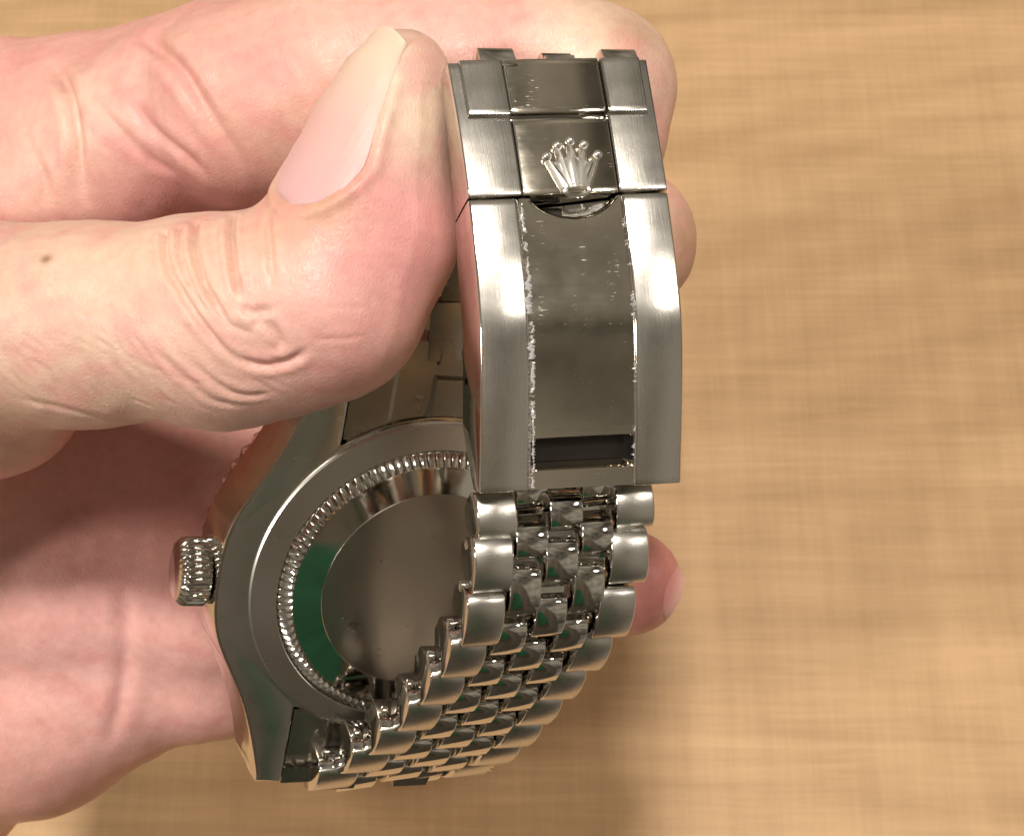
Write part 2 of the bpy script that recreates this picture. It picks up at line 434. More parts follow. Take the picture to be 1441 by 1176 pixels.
# lower cover: two brushed rails with the polished channel between
def rail(name, wl, wr, bl, br, s0, s1, parent, n=60, hh=0.0, mats=(M_BRUSH, M_POL)):
    def prof(s):
        e = end_round(s, s0, s1)
        t = thick(s)
        return [(wl, -t), (wl, -bl - e + hh), (wl + bl * .35, -bl * .35 - e + hh), (wl + bl, -e + hh), (wr - br, -e + hh), (wr - br * .35, -br * .35 - e + hh), (wr, -br - e + hh), (wr, -t)]
    return sweep(name, ends(s0, s1, n), prof, parent, list(mats), lambda k: 0 if k == 3 else 1)
rail('cover_rail', -9.0, CHL, .18, .75, S_GAP + .18, LTOT, clasp)
rail('cover_rail', CHR, 9.0, .30, .25, S_GAP + .18, LTOT, clasp)
# channel floor as a height field with thumb notch and end slot
def channel():
    s0, s1 = S_GAP + .18, LTOT - .05
    ws = np.linspace(CHL - .3, CHR + .2, 46); ss = np.concatenate([np.linspace(s0, s0 + 4, 44)[:-1], np.linspace(s0 + 4, s1 - 6, 40)[:-1], np.linspace(s1 - 6, s1, 60)])
    sa, sb = s_of_x(6.44), s_of_x(6.78)
    V, UV, Fc, Mi, KK = [], [], [], [], []
    wc = .45
    for s in ss:
        for w in ws:
            h = -.42 + .10 * ((w - wc) / 4.4) ** 2
            q = 1 - ((w - wc) / 3.95) ** 2
            ed = s0 + 2.05 * max(q, 0) ** .65 if q > 0 else s0 - 1
            k = min(max((ed - s) / .45, 0), 1); h -= .45 * k
            k2 = min(max((ed - .45 - s) / .12, 0), 1); h -= (1.5 - .22 * (w - wc)) * k2; KK.append(k2)
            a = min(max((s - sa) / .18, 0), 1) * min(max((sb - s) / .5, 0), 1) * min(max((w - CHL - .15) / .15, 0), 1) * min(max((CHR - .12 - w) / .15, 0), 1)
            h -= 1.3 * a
            V.append(cps(w, s, h)); UV.append((w, s))
    nw = len(ws)
    for i in range(len(ss) - 1):
        for j in range(nw - 1):
            Fc.append((i * nw + j, i * nw + j + 1, (i + 1) * nw + j + 1, (i + 1) * nw + j))
            sm = (ss[i] + ss[i + 1]) / 2
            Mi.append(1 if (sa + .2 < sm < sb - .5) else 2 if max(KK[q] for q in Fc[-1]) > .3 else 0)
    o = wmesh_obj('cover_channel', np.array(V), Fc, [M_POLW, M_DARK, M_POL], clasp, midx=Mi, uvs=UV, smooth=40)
    return o
channel()
def film():
    """ragged remains of clear protective film along the channel's edges"""
    m, n, l, b = new_mat('clear_film_residue'); b.inputs['Base Color'].default_value = (.82, .80, .82, 1); b.inputs['Roughness'].default_value = .14  # whitish tint also stands in for ragged glints on the channel bevel
    b.inputs['Transmission Weight'].default_value = .55; b.inputs['IOR'].default_value = 1.45
    r = np.random.default_rng(11)
    for edge, sg_, s0, s1, pres in ((CHL, 1, S_GAP + .6, LTOT - .3, .60), (CHR, -1, S_GAP + .5, LTOT - .6, .42)):
        N_ = 260; ss = np.linspace(s0, s1, N_); V, Fc = [], []
        wn_ = np.convolve(r.uniform(0, 1, N_ + 6), np.ones(7) / 7, 'valid'); wn_ = np.clip((wn_ - .25) / .5, 0, 1); jag = r.uniform(-.16, .16, N_)
        on = np.convolve(r.uniform(0, 1, N_ + 8), np.ones(9) / 9, 'valid') < pres
        for i, s_ in enumerate(ss):
            q = (s_ - s0) / (s1 - s0); f = .45 + .75 * math.exp(-((q - .38) / .26) ** 2)
            wo = edge - sg_ * (.80 if sg_ > 0 else .22) * (.15 + .95 * wn_[i]) * f; wi = edge + sg_ * .02 + jag[i]
            hm = r.uniform(-.05, .20)
            for w, h in ((wo, .008), (wo * .6 + wi * .4, .02 + max(hm, 0) * .6), (wo * .25 + wi * .75, -.12 + hm), (wi, -.38)): V.append(cps(w, s_, h))
        for i in range(N_ - 1):
            if not on[i]: continue
            for k in range(3): Fc.append((i * 4 + k, i * 4 + k + 1, i * 4 + k + 5, i * 4 + k + 4))
        wmesh_obj('film_residue', np.array(V), Fc, m, clasp, smooth=25)
film()
def box_sweep(name, wl, wr, s0, s1, htop, hbot, parent, mats, bev=.18, n=10, topmat=0):
    def prof(s):
        e = end_round(s, s0, s1, bev * 1.2)
        hb = hbot(s) if callable(hbot) else hbot
        return [(wl, hb), (wl, htop - bev - e), (wl + bev * .3, htop - bev * .3 - e), (wl + bev, htop - e), (wr - bev, htop - e), (wr - bev * .3, htop - bev * .3 - e), (wr, htop - bev - e), (wr, hb)]
    return sweep(name, ends(s0, s1, n, bev * 1.2), prof, parent, list(mats), lambda k: 0 if k == 3 else 1)
# body below the channel
box_sweep('cover_body', CHL + .02, CHR - .02, S_GAP + .25, LTOT - .1, -2.5, lambda s: -thick(s) + .1, clasp, (M_DARK, M_POL), n=30)
# lock lever: base with brushed wings, polished middle panel, coronet
box_sweep('lever_wing', -9.0, CHL + .05, -.05, S_GAP - .05, 0, lambda s: -thick(s), clasp, (M_BRUSH, M_POL), n=24)
box_sweep('lever_wing', CHR - .05, 9.0, -.05, S_GAP - .05, 0, lambda s: -thick(s), clasp, (M_BRUSH, M_POL), n=24)
box_sweep('lever_panel', CHL + .10, CHR - .10, S_LEDGE + .25, S_GAP - .02, -.06, lambda s: -thick(s) + .3, clasp, (M_POLW, M_POL), n=18)
box_sweep('lever_ledge', CHL + .08, CHR - .08, -.1, S_LEDGE + .2, -.75, lambda s: -thick(s) + .2, clasp, (M_POL, M_POL), n=18)
# upper panels lying on the lever
box_sweep('end_panel', -8.05, CHL - .05, .0, S_LEDGE, .55, -.3, clasp, (M_BRUSH, M_POL), bev=.14, n=14)
box_sweep('end_panel', CHR + .0, 8.15, .0, S_LEDGE, .55, -.3, clasp, (M_BRUSH, M_POL), bev=.14, n=14)
box_sweep('middle_panel', CHL + .05, CHR - .08, -.3, S_LEDGE - .25, .12, -.8, clasp, (M_POLW, M_POL), bev=.25, n=14)
S_COR = s_of_x(1.97)
coronet(clasp, 'coronet_emblem', lambda x, y, h: cps(.62 + x, S_COR - y, h - .12), 1.0, .80, M_EMB)
# inner folding blade, inside the loop behind the cover
box_sweep('folding_blade', -6.5, 6.5, 1.0, LTOT - 6, -6.2, -7.2, clasp, (M_POL, M_POL), n=24)

# ------------------------------------------------------------------ links
PITCHMM = 6.3
def prism(name, prof, half, bev, mats, top_ids, inner_ids=()):
    """profile (t, h) extruded across x from -half..half with bevelled ends; x normalised to +-1 at the ends' face"""
    V, Fc, Mi, UV = [], [], [], []
    c = np.mean(prof, axis=0)
    st = [(-half, 1 - .0), (-half + bev * .15, 1)] if False else None
    for x, sh in ((-half, bev), (-half + bev * .35, bev * .35), (-half + bev, 0), (half - bev, 0), (half - bev * .35, bev * .35), (half, bev)):
        for t, h in prof:
            dt, dh = t - c[0], h - c[1]; L = math.hypot(dt, dh)
            f = max(0, 1 - sh / L)
            V.append((x * MM, (c[0] + dt * f) * MM, (c[1] + dh * f) * MM)); UV.append((x, t))
    npf = len(prof)
    for i in range(5):
        for k in range(npf):
            k2 = (k + 1) % npf
            Fc.append((i * npf + k, i * npf + k2, (i + 1) * npf + k2, (i + 1) * npf + k)); Mi.append(2 if k in inner_ids else 0 if (k in top_ids and i == 2) else 1)
    Fc.append(tuple(range(npf))[::-1]); Mi.append(1); Fc.append(tuple(5 * npf + k for k in range(npf))); Mi.append(1)
    return mesh_from(name, V, Fc, mats, Mi, UV, 40)
def dome(half, drop, n=14, pw=1.0):
    return [(half * math.sin(a), -drop * (1 - math.cos(a)) ** pw) for a in np.linspace(-math.pi / 2, math.pi / 2, n)]
_d = dome(3.05, 1.3)
outer_prof = [(-.9, -5.0), (-1.3, -4.8), (-2.3, -3.5), (-2.9, -2.4)] + _d + [(2.9, -2.4), (2.3, -3.5), (1.3, -4.8), (.9, -5.0)]
flat_prof = [(-3.0, -3.4), (-3.12, -3.2)] + _d + [(3.12, -3.2), (3.0, -3.4)]
_d2 = dome(2.35, 1.05)
mid_prof = [(-2.9, -2.9), (-2.95, -1.75), (-2.4, -1.55)] + _d2 + [(2.4, -1.55), (2.95, -1.75), (2.9, -2.9)]
ME_OUT = prism('link', outer_prof, 1.85, .16, [M_LINK, M_POL], set(range(4, 4 + len(_d) - 1)))
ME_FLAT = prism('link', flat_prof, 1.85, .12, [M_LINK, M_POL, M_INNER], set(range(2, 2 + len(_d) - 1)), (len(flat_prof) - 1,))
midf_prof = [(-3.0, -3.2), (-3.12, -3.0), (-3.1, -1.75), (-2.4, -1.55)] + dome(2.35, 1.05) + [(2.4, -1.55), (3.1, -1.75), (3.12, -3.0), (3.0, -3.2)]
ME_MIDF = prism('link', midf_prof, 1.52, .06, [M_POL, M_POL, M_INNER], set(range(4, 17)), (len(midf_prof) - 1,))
ME_MID = prism('link', mid_prof, 1.52, .12, [M_POL, M_POL], set(range(3, 3 + len(_d2) - 1)))
V, Fc = [], []
for k in range(12):
    a = 2 * math.pi * k / 12
    for x, r in ((-.3, .4), (0.22, .55), (.35, .42), (.40, .02)): V.append((x * MM, r * math.cos(a) * MM, r * math.sin(a) * MM))
for k in range(12):
    k2 = (k + 1) % 12
    for j in range(3): Fc.append((k * 4 + j, k * 4 + j + 1, k2 * 4 + j + 1, k2 * 4 + j))
ME_PIN = mesh_from('pin_end', V, Fc, M_POL, smooth=50)
def fr_matrix(c, ex, t, nn, sx=1, sy=1, sz=1):
    M = Matrix.Identity(4)
    for i in range(3): M[i][0] = ex[i] * sx; M[i][1] = t[i] * sy; M[i][2] = nn[i] * sz; M[i][3] = c[i]
    return M
# columns: centre and width as fractions of the row width
COLS = [(-.3885, .223), (-.1850, .182), (0, .186), (.1850, .182), (.3885, .223)]
def link_row(strip, k, sg, cols, half=False, hshift=0.0, parent=watch, pins=True, flat=False):
    c, ex, t, nn, wd, sp = strip.frame(k); nn = nn * sg; tt = np.cross(nn, ex)
    sy = sp / MM / PITCHMM
    for ci in cols:
        cx, cwid = COLS[ci]
        outer = ci in (0, 4)
        me = (ME_FLAT if flat else ME_OUT) if outer else (ME_MIDF if flat else ME_MID)
        w_me = 3.7 if outer else 3.04
        wmm = cwid * wd / MM
        pos = c + ex * cx * wd + nn * (hshift + (0 if outer else -.18)) * MM
        o = bpy.data.objects.new('link', me)
        place(o, parent, fr_matrix(pos, ex, tt, nn, wmm / w_me * .985, sy, 1.0))
    if pins:
        for sd in (-1,):
            pos = strip.frame(k + .5); c2 = pos[0]; ex2 = pos[1]; nn2 = pos[3] * sg
            o = bpy.data.objects.new('pin_end', ME_PIN)
            place(o, parent, fr_matrix(c2 - ex2 * pos[4] * .499 - nn2 * 3.0 * MM, -ex2, tt, -nn2))
low = Strip([cw_np(at(*s[:3])) for s in LNK], [cw_np(at(*s[3:])) for s in LNK])
S_LOW = sgn(low, 4, CAM_LOC)
for k in range(9):
    link_row(low, k, S_LOW, (0, 2, 4))
    link_row(low, k + .5 if k < 8 else 8.45, S_LOW, (1, 3), pins=False)
link_row(low, -.45, S_LOW, (1, 3), pins=False, hshift=-1.2)
# upper strand, seen from inside
TWA, TWB, TWS = .067, .116, 5.0
UPP = [(26.5, -4.6), (32.5, -5.0), (38.8, -4.2), (45.0, -2.4), (49.9, -1.0), (53.7, 1.2)]
UL, UR = [], []
for i, (u, nn_) in enumerate(UPP):
    f = (i + .6) / 6.0; D = np.array([1, TWA * f, TWB * f]); D /= np.linalg.norm(D); C = np.array([TWS * f + 2.3 * f * f, u, nn_]); hw = 10.0 - 2.8 * f
    UL.append(f2w(C - D * hw)); UR.append(f2w(C + D * hw))
upp = Strip(UL, UR)
S_UPP = -sgn(upp, 2, CAM_LOC)
for k in range(6):
    link_row(upp, k, S_UPP, (0, 2, 4), pins=False, flat=True)
    if k < 5: link_row(upp, k + .5, S_UPP, (1, 3), pins=False, flat=True)

# ------------------------------------------------------------------ end links between the lugs
def end_link(sign):
    ws = np.linspace(-10.55, 10.55, 90); V, Fc, UV = [], [], []
    us = np.linspace(0, 1, 46)
    def col_step(w): return int(np.searchsorted([-6.2, -2.1, 2.1, 6.2], w))
    for w in ws:
        u0 = math.sqrt(17.95 ** 2 - w * w) if abs(w) < 17 else 15
        ci = col_step(w); u1 = 24.4 + (1.2 if ci in (1, 3) else 0)
        for f in us:
            u = u0 + (u1 - u0) * f
            h = -.75 - .02 * (u - 15) ** 1.2
            if ci in (0, 4) and abs(u - 21.6) < .8 and abs(abs(w) - 9.0) < 1.35: h -= 1.1
            if ci == 2 and abs(u - 22.5) < .6: h -= .8
            if ci in (1, 3): h -= .12
            V.append((w * MM, sign * u * MM, h * MM)); UV.append((w, u))
    n = len(us)
    nb = len(V)
    for i in range(len(ws) - 1):
        for j in range(n - 1):
            q = (i * n + j, i * n + j + 1, (i + 1) * n + j + 1, (i + 1) * n + j)
            Fc.append(q if sign < 0 else q[::-1])
    # skirt down to the dial side
    ring = [i * n for i in range(len(ws))] + [(len(ws) - 1) * n + j for j in range(1, n)] + [i * n + n - 1 for i in range(len(ws) - 2, -1, -1)] + [j for j in range(n - 2, 0, -1)]
    for r in ring: V.append((V[r][0], V[r][1], -4.4 * MM)); UV.append(UV[r])
    m_ = len(ring)
    for k in range(m_):
        k2 = (k + 1) % m_
        q = (ring[k], ring[k2], nb + k2, nb + k); Fc.append(q[::-1] if sign < 0 else q)
    Fc.append(tuple(nb + k for k in range(m_)))
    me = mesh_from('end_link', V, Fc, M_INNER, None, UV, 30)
    bm = bmesh.new(); bm.from_mesh(me); bmesh.ops.triangulate(bm, faces=[f for f in bm.faces if len(f.verts) > 4]); bmesh.ops.recalc_face_normals(bm, faces=bm.faces[:]); bm.to_mesh(me); bm.free()
    return mesh_obj('end_link', me, watch, MF)
end_link(1); end_link(-1)

# ------------------------------------------------------------------ hand (signed-distance body in camera millimetres, one continuous mesh)
HV = 0.50                                          # voxel, mm
def P3(px, py, d): return at(px, py, d)
class Field:
    def __init__(s, lo, hi, h):
        s.lo = np.array(lo, np.float32); s.h = h
        s.n = np.ceil((np.array(hi) - lo) / h).astype(int) + 1
        s.ax = [s.lo[i] + h * np.arange(s.n[i], dtype=np.float32) for i in range(3)]
    def new(s): return np.full(s.n, 9.0, np.float32)
    def sub(s, lo, hi):
        a = np.maximum(np.floor((np.array(lo) - s.lo) / s.h).astype(int), 0); b = np.minimum(np.ceil((np.array(hi) - s.lo) / s.h).astype(int) + 1, s.n)
        return tuple(slice(int(x), int(max(y, x))) for x, y in zip(a, b))
    def grid(s, sl): return np.meshgrid(s.ax[0][sl[0]], s.ax[1][sl[1]], s.ax[2][sl[2]], indexing='ij', sparse=True)
    def sample(s, D, Q):
        q = (np.asarray(Q, np.float32) - s.lo) / s.h
        q = np.clip(q, 0, s.n - 1.001); i = np.floor(q).astype(int); f = q - i
        r = 0
        for a in (0, 1):
            for b in (0, 1):
                for c in (0, 1):
                    w = (f[:, 0] if a else 1 - f[:, 0]) * (f[:, 1] if b else 1 - f[:, 1]) * (f[:, 2] if c else 1 - f[:, 2])
                    r = r + w * D[i[:, 0] + a, i[:, 1] + b, i[:, 2] + c]
        return r
def smin(a, b, k):
    h = np.maximum(k - np.abs(a - b), 0) / k
    return np.minimum(a, b) - h * h * k * .25
def cone(F, D, a, b, ra, rb, k, flat=None):
    """tapered capsule a->b; flat=(dir, s) squashes it along dir by s"""
    a = np.asarray(a, np.float32); b = np.asarray(b, np.float32)
    m = max(ra, rb) + k + 3
    sl = F.sub(np.minimum(a, b) - m, np.maximum(a, b) + m)
    if min(x.stop - x.start for x in sl) <= 0: return
    X, Y, Z = F.grid(sl); ba = b - a; L2 = float(ba @ ba)
    t = np.clip(((X - a[0]) * ba[0] + (Y - a[1]) * ba[1] + (Z - a[2]) * ba[2]) / L2, 0, 1)
    dx, dy, dz = X - a[0] - t * ba[0], Y - a[1] - t * ba[1], Z - a[2] - t * ba[2]
    d2 = dx * dx + dy * dy + dz * dz
    if flat is not None:
        n, s = np.asarray(flat[0], float), flat[1]; n = n / np.linalg.norm(n)
        q = dx * n[0] + dy * n[1] + dz * n[2]
        d2 = d2 + q * q * (1 / (s * s) - 1)
    d = np.sqrt(np.maximum(d2, 0)) - (ra + (rb - ra) * t)
    D[sl] = smin(D[sl], d.astype(np.float32), k)
def chain(F, D, pts, k=2.5, flat=None):
    for (p, r), (q, s) in zip(pts[:-1], pts[1:]): cone(F, D, p, q, r, s, k, flat)
F = Field((-72, -70, -235), (46, 62, -134), HV)
# thumb: proximal phalanx along the frame's left side, distal phalanx bent up to the clasp; flattened from nail to pad
T_IP, T_TIP = P3(452, 425, 151.5), P3(566, 105, 150.5)
T_AX = (T_TIP - T_IP) / np.linalg.norm(T_TIP - T_IP)
thumb = F.new()
chain(F, thumb, [(P3(-330, 470, 172), 13.5), (P3(-120, 462, 162), 11.2), (P3(120, 458, 156), 9.3), (P3(300, 448, 153), 9.2), (P3(392, 437, 152), 9.0)], 3.0)
cone(F, thumb, P3(-230, 560, 175), P3(-20, 540, 168), 14.5, 10, 5)
cone(F, thumb, P3(330, 470, 152), P3(450, 425, 151), 8.4, 8.6, 3)
for dz in (-1.3, 1.3):
    o_ = np.array([0, 0, dz])
    chain(F, thumb, [(P3(392, 437, 152) + o_, 8.6), (P3(455, 418, 151.5) + o_, 8.5), (P3(507, 305, 151) + o_, 7.3), (P3(536, 200, 150.7) + o_, 5.7), (P3(561, 122, 150.5) + o_, 4.2), (P3(571, 104, 150.5) + o_, 3.4)], 2.2)
cone(F, thumb, P3(548, 330, 150.5), P3(566, 200, 150.5), 5.2, 3.9, 3)
cone(F, thumb, P3(480, 440, 151), P3(556, 345, 150), 5.6, 5.2, 3)
# index finger, flexed, along the top behind the bracelet
index = F.new()
chain(F, index, [(P3(-40, 240, 192), 14.0), (P3(120, 215, 186), 12.6), (P3(255, 175, 181), 11.2), (P3(330, 150, 177), 11.0), (P3(480, 125, 172), 10.6)], 3)
cone(F, index, P3(85, 268, 182), P3(245, 172, 175.5), 10.4, 10.0, 1.0)
mid2 = F.new()
chain(F, mid2, [(P3(345, 150, 171.5), 10.8), (P3(480, 125, 169), 10.4), (P3(640, 105, 167), 9.0)], 3)
chain(F, mid2, [(P3(640, 105, 167), 9.0), (P3(760, 100, 165), 8.4), (P3(838, 112, 164), 7.5)], 2)
cone(F, mid2, P3(845, 130, 163), P3(838, 185, 163), 7.3, 7.2, 2)
index = smin(index, mid2, .8)
pl_ = F.new()
cone(F, pl_, P3(-10, 330, 186), P3(20, 190, 187), 11.5, 11.0, 2)
index = smin(index, pl_, .9); del mid2, pl_
# middle finger behind the clasp
middle = F.new()
chain(F, middle, [(P3(-30, 400, 198), 13), (P3(150, 395, 196), 10.8), (P3(330, 370, 190), 9.8), (P3(560, 345, 180), 8.6), (P3(760, 340, 170), 7.8), (P3(880, 340, 165), 7.3)], 2.5)
# ring and little finger under the watch head
ring = F.new()
chain(F, ring, [(P3(-60, 790, 212), 13.5), (P3(110, 830, 207), 12.6), (P3(270, 850, 206), 10.6)], 4)
chain(F, ring, [(P3(270, 850, 206), 10.6), (P3(520, 840, 208), 8.6), (P3(760, 825, 196), 7.2), (P3(884, 820, 184), 5.9)], 3)
little = F.new()
chain(F, little, [(P3(-80, 1000, 214), 14.5), (P3(40, 990, 211), 13.8), (P3(150, 950, 209), 12.2)], 4)
chain(F, little, [(P3(190, 930, 208), 9.8), (P3(275, 945, 208), 8.2), (P3(420, 950, 213), 7.4), (P3(560, 930, 212), 6.6)], 3)
# palm
palm = F.new()
cone(F, palm, P3(-80, 330, 205), P3(-60, 950, 220), 18, 18, 6)
cone(F, palm, P3(60, 420, 208), P3(80, 800, 212), 15, 15, 6)
cone(F, palm, P3(120, 600, 207), P3(220, 780, 208), 13, 10.5, 6)
cone(F, palm, P3(-150, 500, 190), P3(-120, 760, 205), 20, 18, 8)
cone(F, palm, P3(-200, 800, 215), P3(-150, 1070, 222), 20, 18, 8)
cone(F, palm, P3(200, 560, 207), P3(430, 630, 210), 11, 9.5, 6)
D = smin(index, middle, 1.6)
low4 = smin(ring, little, 2.2)
D = smin(D, low4, 1.6)
D = smin(D, palm, 5.0)
D = smin(D, thumb, .7)
del index, middle, ring, little, palm, low4

def surface_nets(D, F):
    ins = D < 0
    c = np.zeros(np.array(D.shape) - 1, np.uint8)
    for a in (0, 1):
        for b in (0, 1):
            for e in (0, 1):
                c += ins[a:D.shape[0] - 1 + a, b:D.shape[1] - 1 + b, e:D.shape[2] - 1 + e]
    act = (c > 0) & (c < 8); cells = np.argwhere(act); idx = np.full(c.shape, -1, np.int32); idx[act] = np.arange(len(cells))
    pos = np.zeros((len(cells), 3)); cnt = np.zeros(len(cells)); corners = [(a, b, e) for a in (0, 1) for b in (0, 1) for e in (0, 1)]
    val = {q: D[cells[:, 0] + q[0], cells[:, 1] + q[1], cells[:, 2] + q[2]] for q in corners}
    for q in corners:
        for ax in range(3):
            if q[ax]: continue
            q2 = tuple(1 if i == ax else q[i] for i in range(3)); v0, v1 = val[q], val[q2]; m = (v0 < 0) != (v1 < 0)
            t = np.where(m, v0 / np.where(m, v0 - v1, 1), 0); p = np.tile(np.array(q, float), (len(cells), 1)); p[:, ax] = t
            pos[m] += p[m]; cnt[m] += 1
    pos = (cells + pos / cnt[:, None]) * F.h + F.lo
    quads = []
    for ax in range(3):
        o = [i for i in range(3) if i != ax]
        s0 = [slice(None)] * 3; s1 = [slice(None)] * 3; s0[ax] = slice(0, -1); s1[ax] = slice(1, None)
        for i in o: s0[i] = slice(1, -1); s1[i] = slice(1, -1)
        A, B = ins[tuple(s0)], ins[tuple(s1)]; e = np.argwhere(A != B); fl = A[A != B]
        e = e + np.array([0 if i == ax else 1 for i in range(3)])
        def cid(da, db):
            q = e.copy(); q[:, o[0]] += da; q[:, o[1]] += db; return idx[q[:, 0], q[:, 1], q[:, 2]]
        Q = np.stack([cid(-1, -1), cid(0, -1), cid(0, 0), cid(-1, 0)], 1)
        flip = fl if ax != 1 else ~fl
        Q[~flip] = Q[~flip][:, ::-1]; quads.append(Q)
    return pos, np.concatenate(quads)
HVt, HQ = surface_nets(D, F)
def smooth_mesh(V, Q, it, lam=.5):
    E_ = np.concatenate([Q[:, [0, 1]], Q[:, [1, 2]], Q[:, [2, 3]], Q[:, [3, 0]]])
    deg = np.bincount(E_[:, 0], minlength=len(V)) + np.bincount(E_[:, 1], minlength=len(V))
    for _ in range(it):
        S = np.stack([np.bincount(E_[:, 0], V[E_[:, 1], i], len(V)) + np.bincount(E_[:, 1], V[E_[:, 0], i], len(V)) for i in range(3)], 1)
        V = V + lam * (S / np.maximum(deg, 1)[:, None] - V)
    return V
HVt = smooth_mesh(HVt, HQ, 4)
def subdivide(V, Q):
    E_ = np.sort(np.concatenate([Q[:, [0, 1]], Q[:, [1, 2]], Q[:, [2, 3]], Q[:, [3, 0]]]), axis=1)
    key = E_[:, 0].astype(np.int64) * len(V) + E_[:, 1]; u, inv = np.unique(key, return_inverse=True)
    em = (V[u // len(V)] + V[u % len(V)]) / 2; fc = V[Q].mean(1); n = len(Q); o1 = len(V); o2 = o1 + len(em)
    e = [o1 + inv[i * n:(i + 1) * n] for i in range(4)]; f = o2 + np.arange(n)
    NQ = np.concatenate([np.stack([Q[:, i], e[i], f, e[i - 1]], 1) for i in range(4)])
    return np.concatenate([V, em, fc]), NQ
HVt, HQ = subdivide(HVt, HQ)
HVt = smooth_mesh(HVt, HQ, 3)
def vnormals(V, Q):
    fn = np.cross(V[Q[:, 2]] - V[Q[:, 0]], V[Q[:, 3]] - V[Q[:, 1]]); N = np.zeros_like(V)
    for i in range(3):
        N[:, i] = sum(np.bincount(Q[:, j], fn[:, i], len(V)) for j in range(4))
    return N / (np.linalg.norm(N, axis=1)[:, None] + 1e-12)
HN = vnormals(HVt, HQ)
if (HN * (HVt - HVt.mean(0))).sum() < 0: HQ = HQ[:, ::-1]; HN = -HN
def surf(px, py, d0=136., d1=232.):                # first hit of the pixel's ray with the hand body
    ds = np.arange(d0, d1, .2); Q = np.stack([at(px, py, d) for d in ds]); v = F.sample(D, Q); k = np.argmax(v < 0)
    return Q[k] if v[k] < 0 else None
def polyline(pts, step=.25, **kw):
    out = []; P = [np.array(p, float) for p in pts]
    for i in range((len(P) - 1) * 10 + 1):
        q = catmull(P, i / 10.0); s = surf(*q, **kw)
        if s is not None: out.append(s)
    if len(out) < 4: return None
    out = np.array(out); keep = [out[0]]
    for p in out[1:]:
        if np.linalg.norm(p - keep[-1]) < 4: keep.append(p)
    keep = np.array(keep); kk = np.ones(5) / 5
    if len(keep) > 8:
        pad = np.concatenate([keep[:1]] * 2 + [keep] + [keep[-1:]] * 2); keep = np.stack([np.convolve(pad[:, i], kk, 'valid') for i in range(3)], 1)
    d = np.concatenate([[0], np.cumsum(np.linalg.norm(np.diff(keep, axis=0), axis=1))])
    if d[-1] < 1: return None
    s = np.arange(0, d[-1], step); return np.stack([np.interp(s, d, keep[:, i]) for i in range(3)], 1)
DISP = np.zeros(len(HVt))
def crease(pts, depth, width, ridge=.35, fade=.25, f0=None, **kw):
    L = polyline(pts, **kw)
    if L is None: print('crease missed', pts[0]); return
    lo, hi = L.min(0) - 4 * width - 1, L.max(0) + 4 * width + 1
    ids = np.where(((HVt > lo) & (HVt < hi)).all(1))[0]
    best = np.full(len(ids), 1e9); par = np.zeros(len(ids))
    for j, q in enumerate(L):
        dd = ((HVt[ids] - q) ** 2).sum(1); m = dd < best; best[m] = dd[m]; par[m] = j / max(len(L) - 1, 1)
    dist = np.sqrt(best); am = np.clip(np.minimum(par / (fade if f0 is None else f0), (1 - par) / fade), 0.0, 1)
    am = am * am * (3 - 2 * am)
    DISP[ids] += am * depth * (-np.exp(-(dist / width) ** 2) + ridge * np.exp(-((dist - 2.1 * width) / (1.2 * width)) ** 2))
TK = dict(d0=136., d1=160.)
# thumb knuckle wrinkles
TF_ = dict(f0=.04, fade=.35, **TK)
crease([(233, 322), (235, 372), (256, 410), (285, 455), (322, 498), (372, 520)], .50, .34, **TF_)
crease([(252, 318), (254, 360), (272, 405), (300, 450), (330, 475)], .34, .28, **TF_)
crease([(277, 310), (274, 345), (288, 400), (318, 450), (345, 480)], .60, .34, **TF_)
crease([(329, 290), (325, 325), (328, 370), (336, 408), (346, 434)], .75, .34, ridge=.4, f0=.2, **TK)
crease([(374, 300), (378, 330), (382, 380), (384, 412)], .36, .32, **TK)
crease([(300, 318), (303, 350), (310, 390)], .16, .3, **TK)
crease([(340, 424), (352, 440), (372, 438), (392, 444)], .42, .42, **TK)
crease([(350, 468), (366, 452), (384, 462), (394, 484), (384, 500)], .34, .42, **TK)
crease([(325, 500), (372, 516), (418, 503), (436, 480)], .34, .40, **TK)
crease([(262, 500), (305, 540), (345, 556), (390, 553)], .24, .34, **TK)
crease([(432, 474), (470, 477), (520, 470)], .07, .25, **TK)
crease([(442, 432), (490, 433), (530, 430)], .05, .25, **TK)
crease([(205, 480), (250, 520), (300, 562), (360, 572)], .14, .35, **TK)
crease([(60, 360), (110, 420), (150, 500), (210, 560)], .06, .5, **TK)
crease([(0, 555), (80, 572), (170, 590), (240, 590)], .10, .4, **TK)
for i_ in range(90):                               # fine lines across the back of the thumb
    x_, y_ = RNG.uniform(10, 420), RNG.uniform(350, 575); a_ = RNG.uniform(.3, 1.0); l_ = RNG.uniform(30, 70)
    crease([(x_, y_), (x_ + l_ * .5 * math.cos(a_) + RNG.uniform(-5, 5), y_ + l_ * .5 * math.sin(a_)), (x_ + l_ * math.cos(a_), min(y_ + l_ * math.sin(a_), 592))], RNG.uniform(.02, .07), .24, **TK)
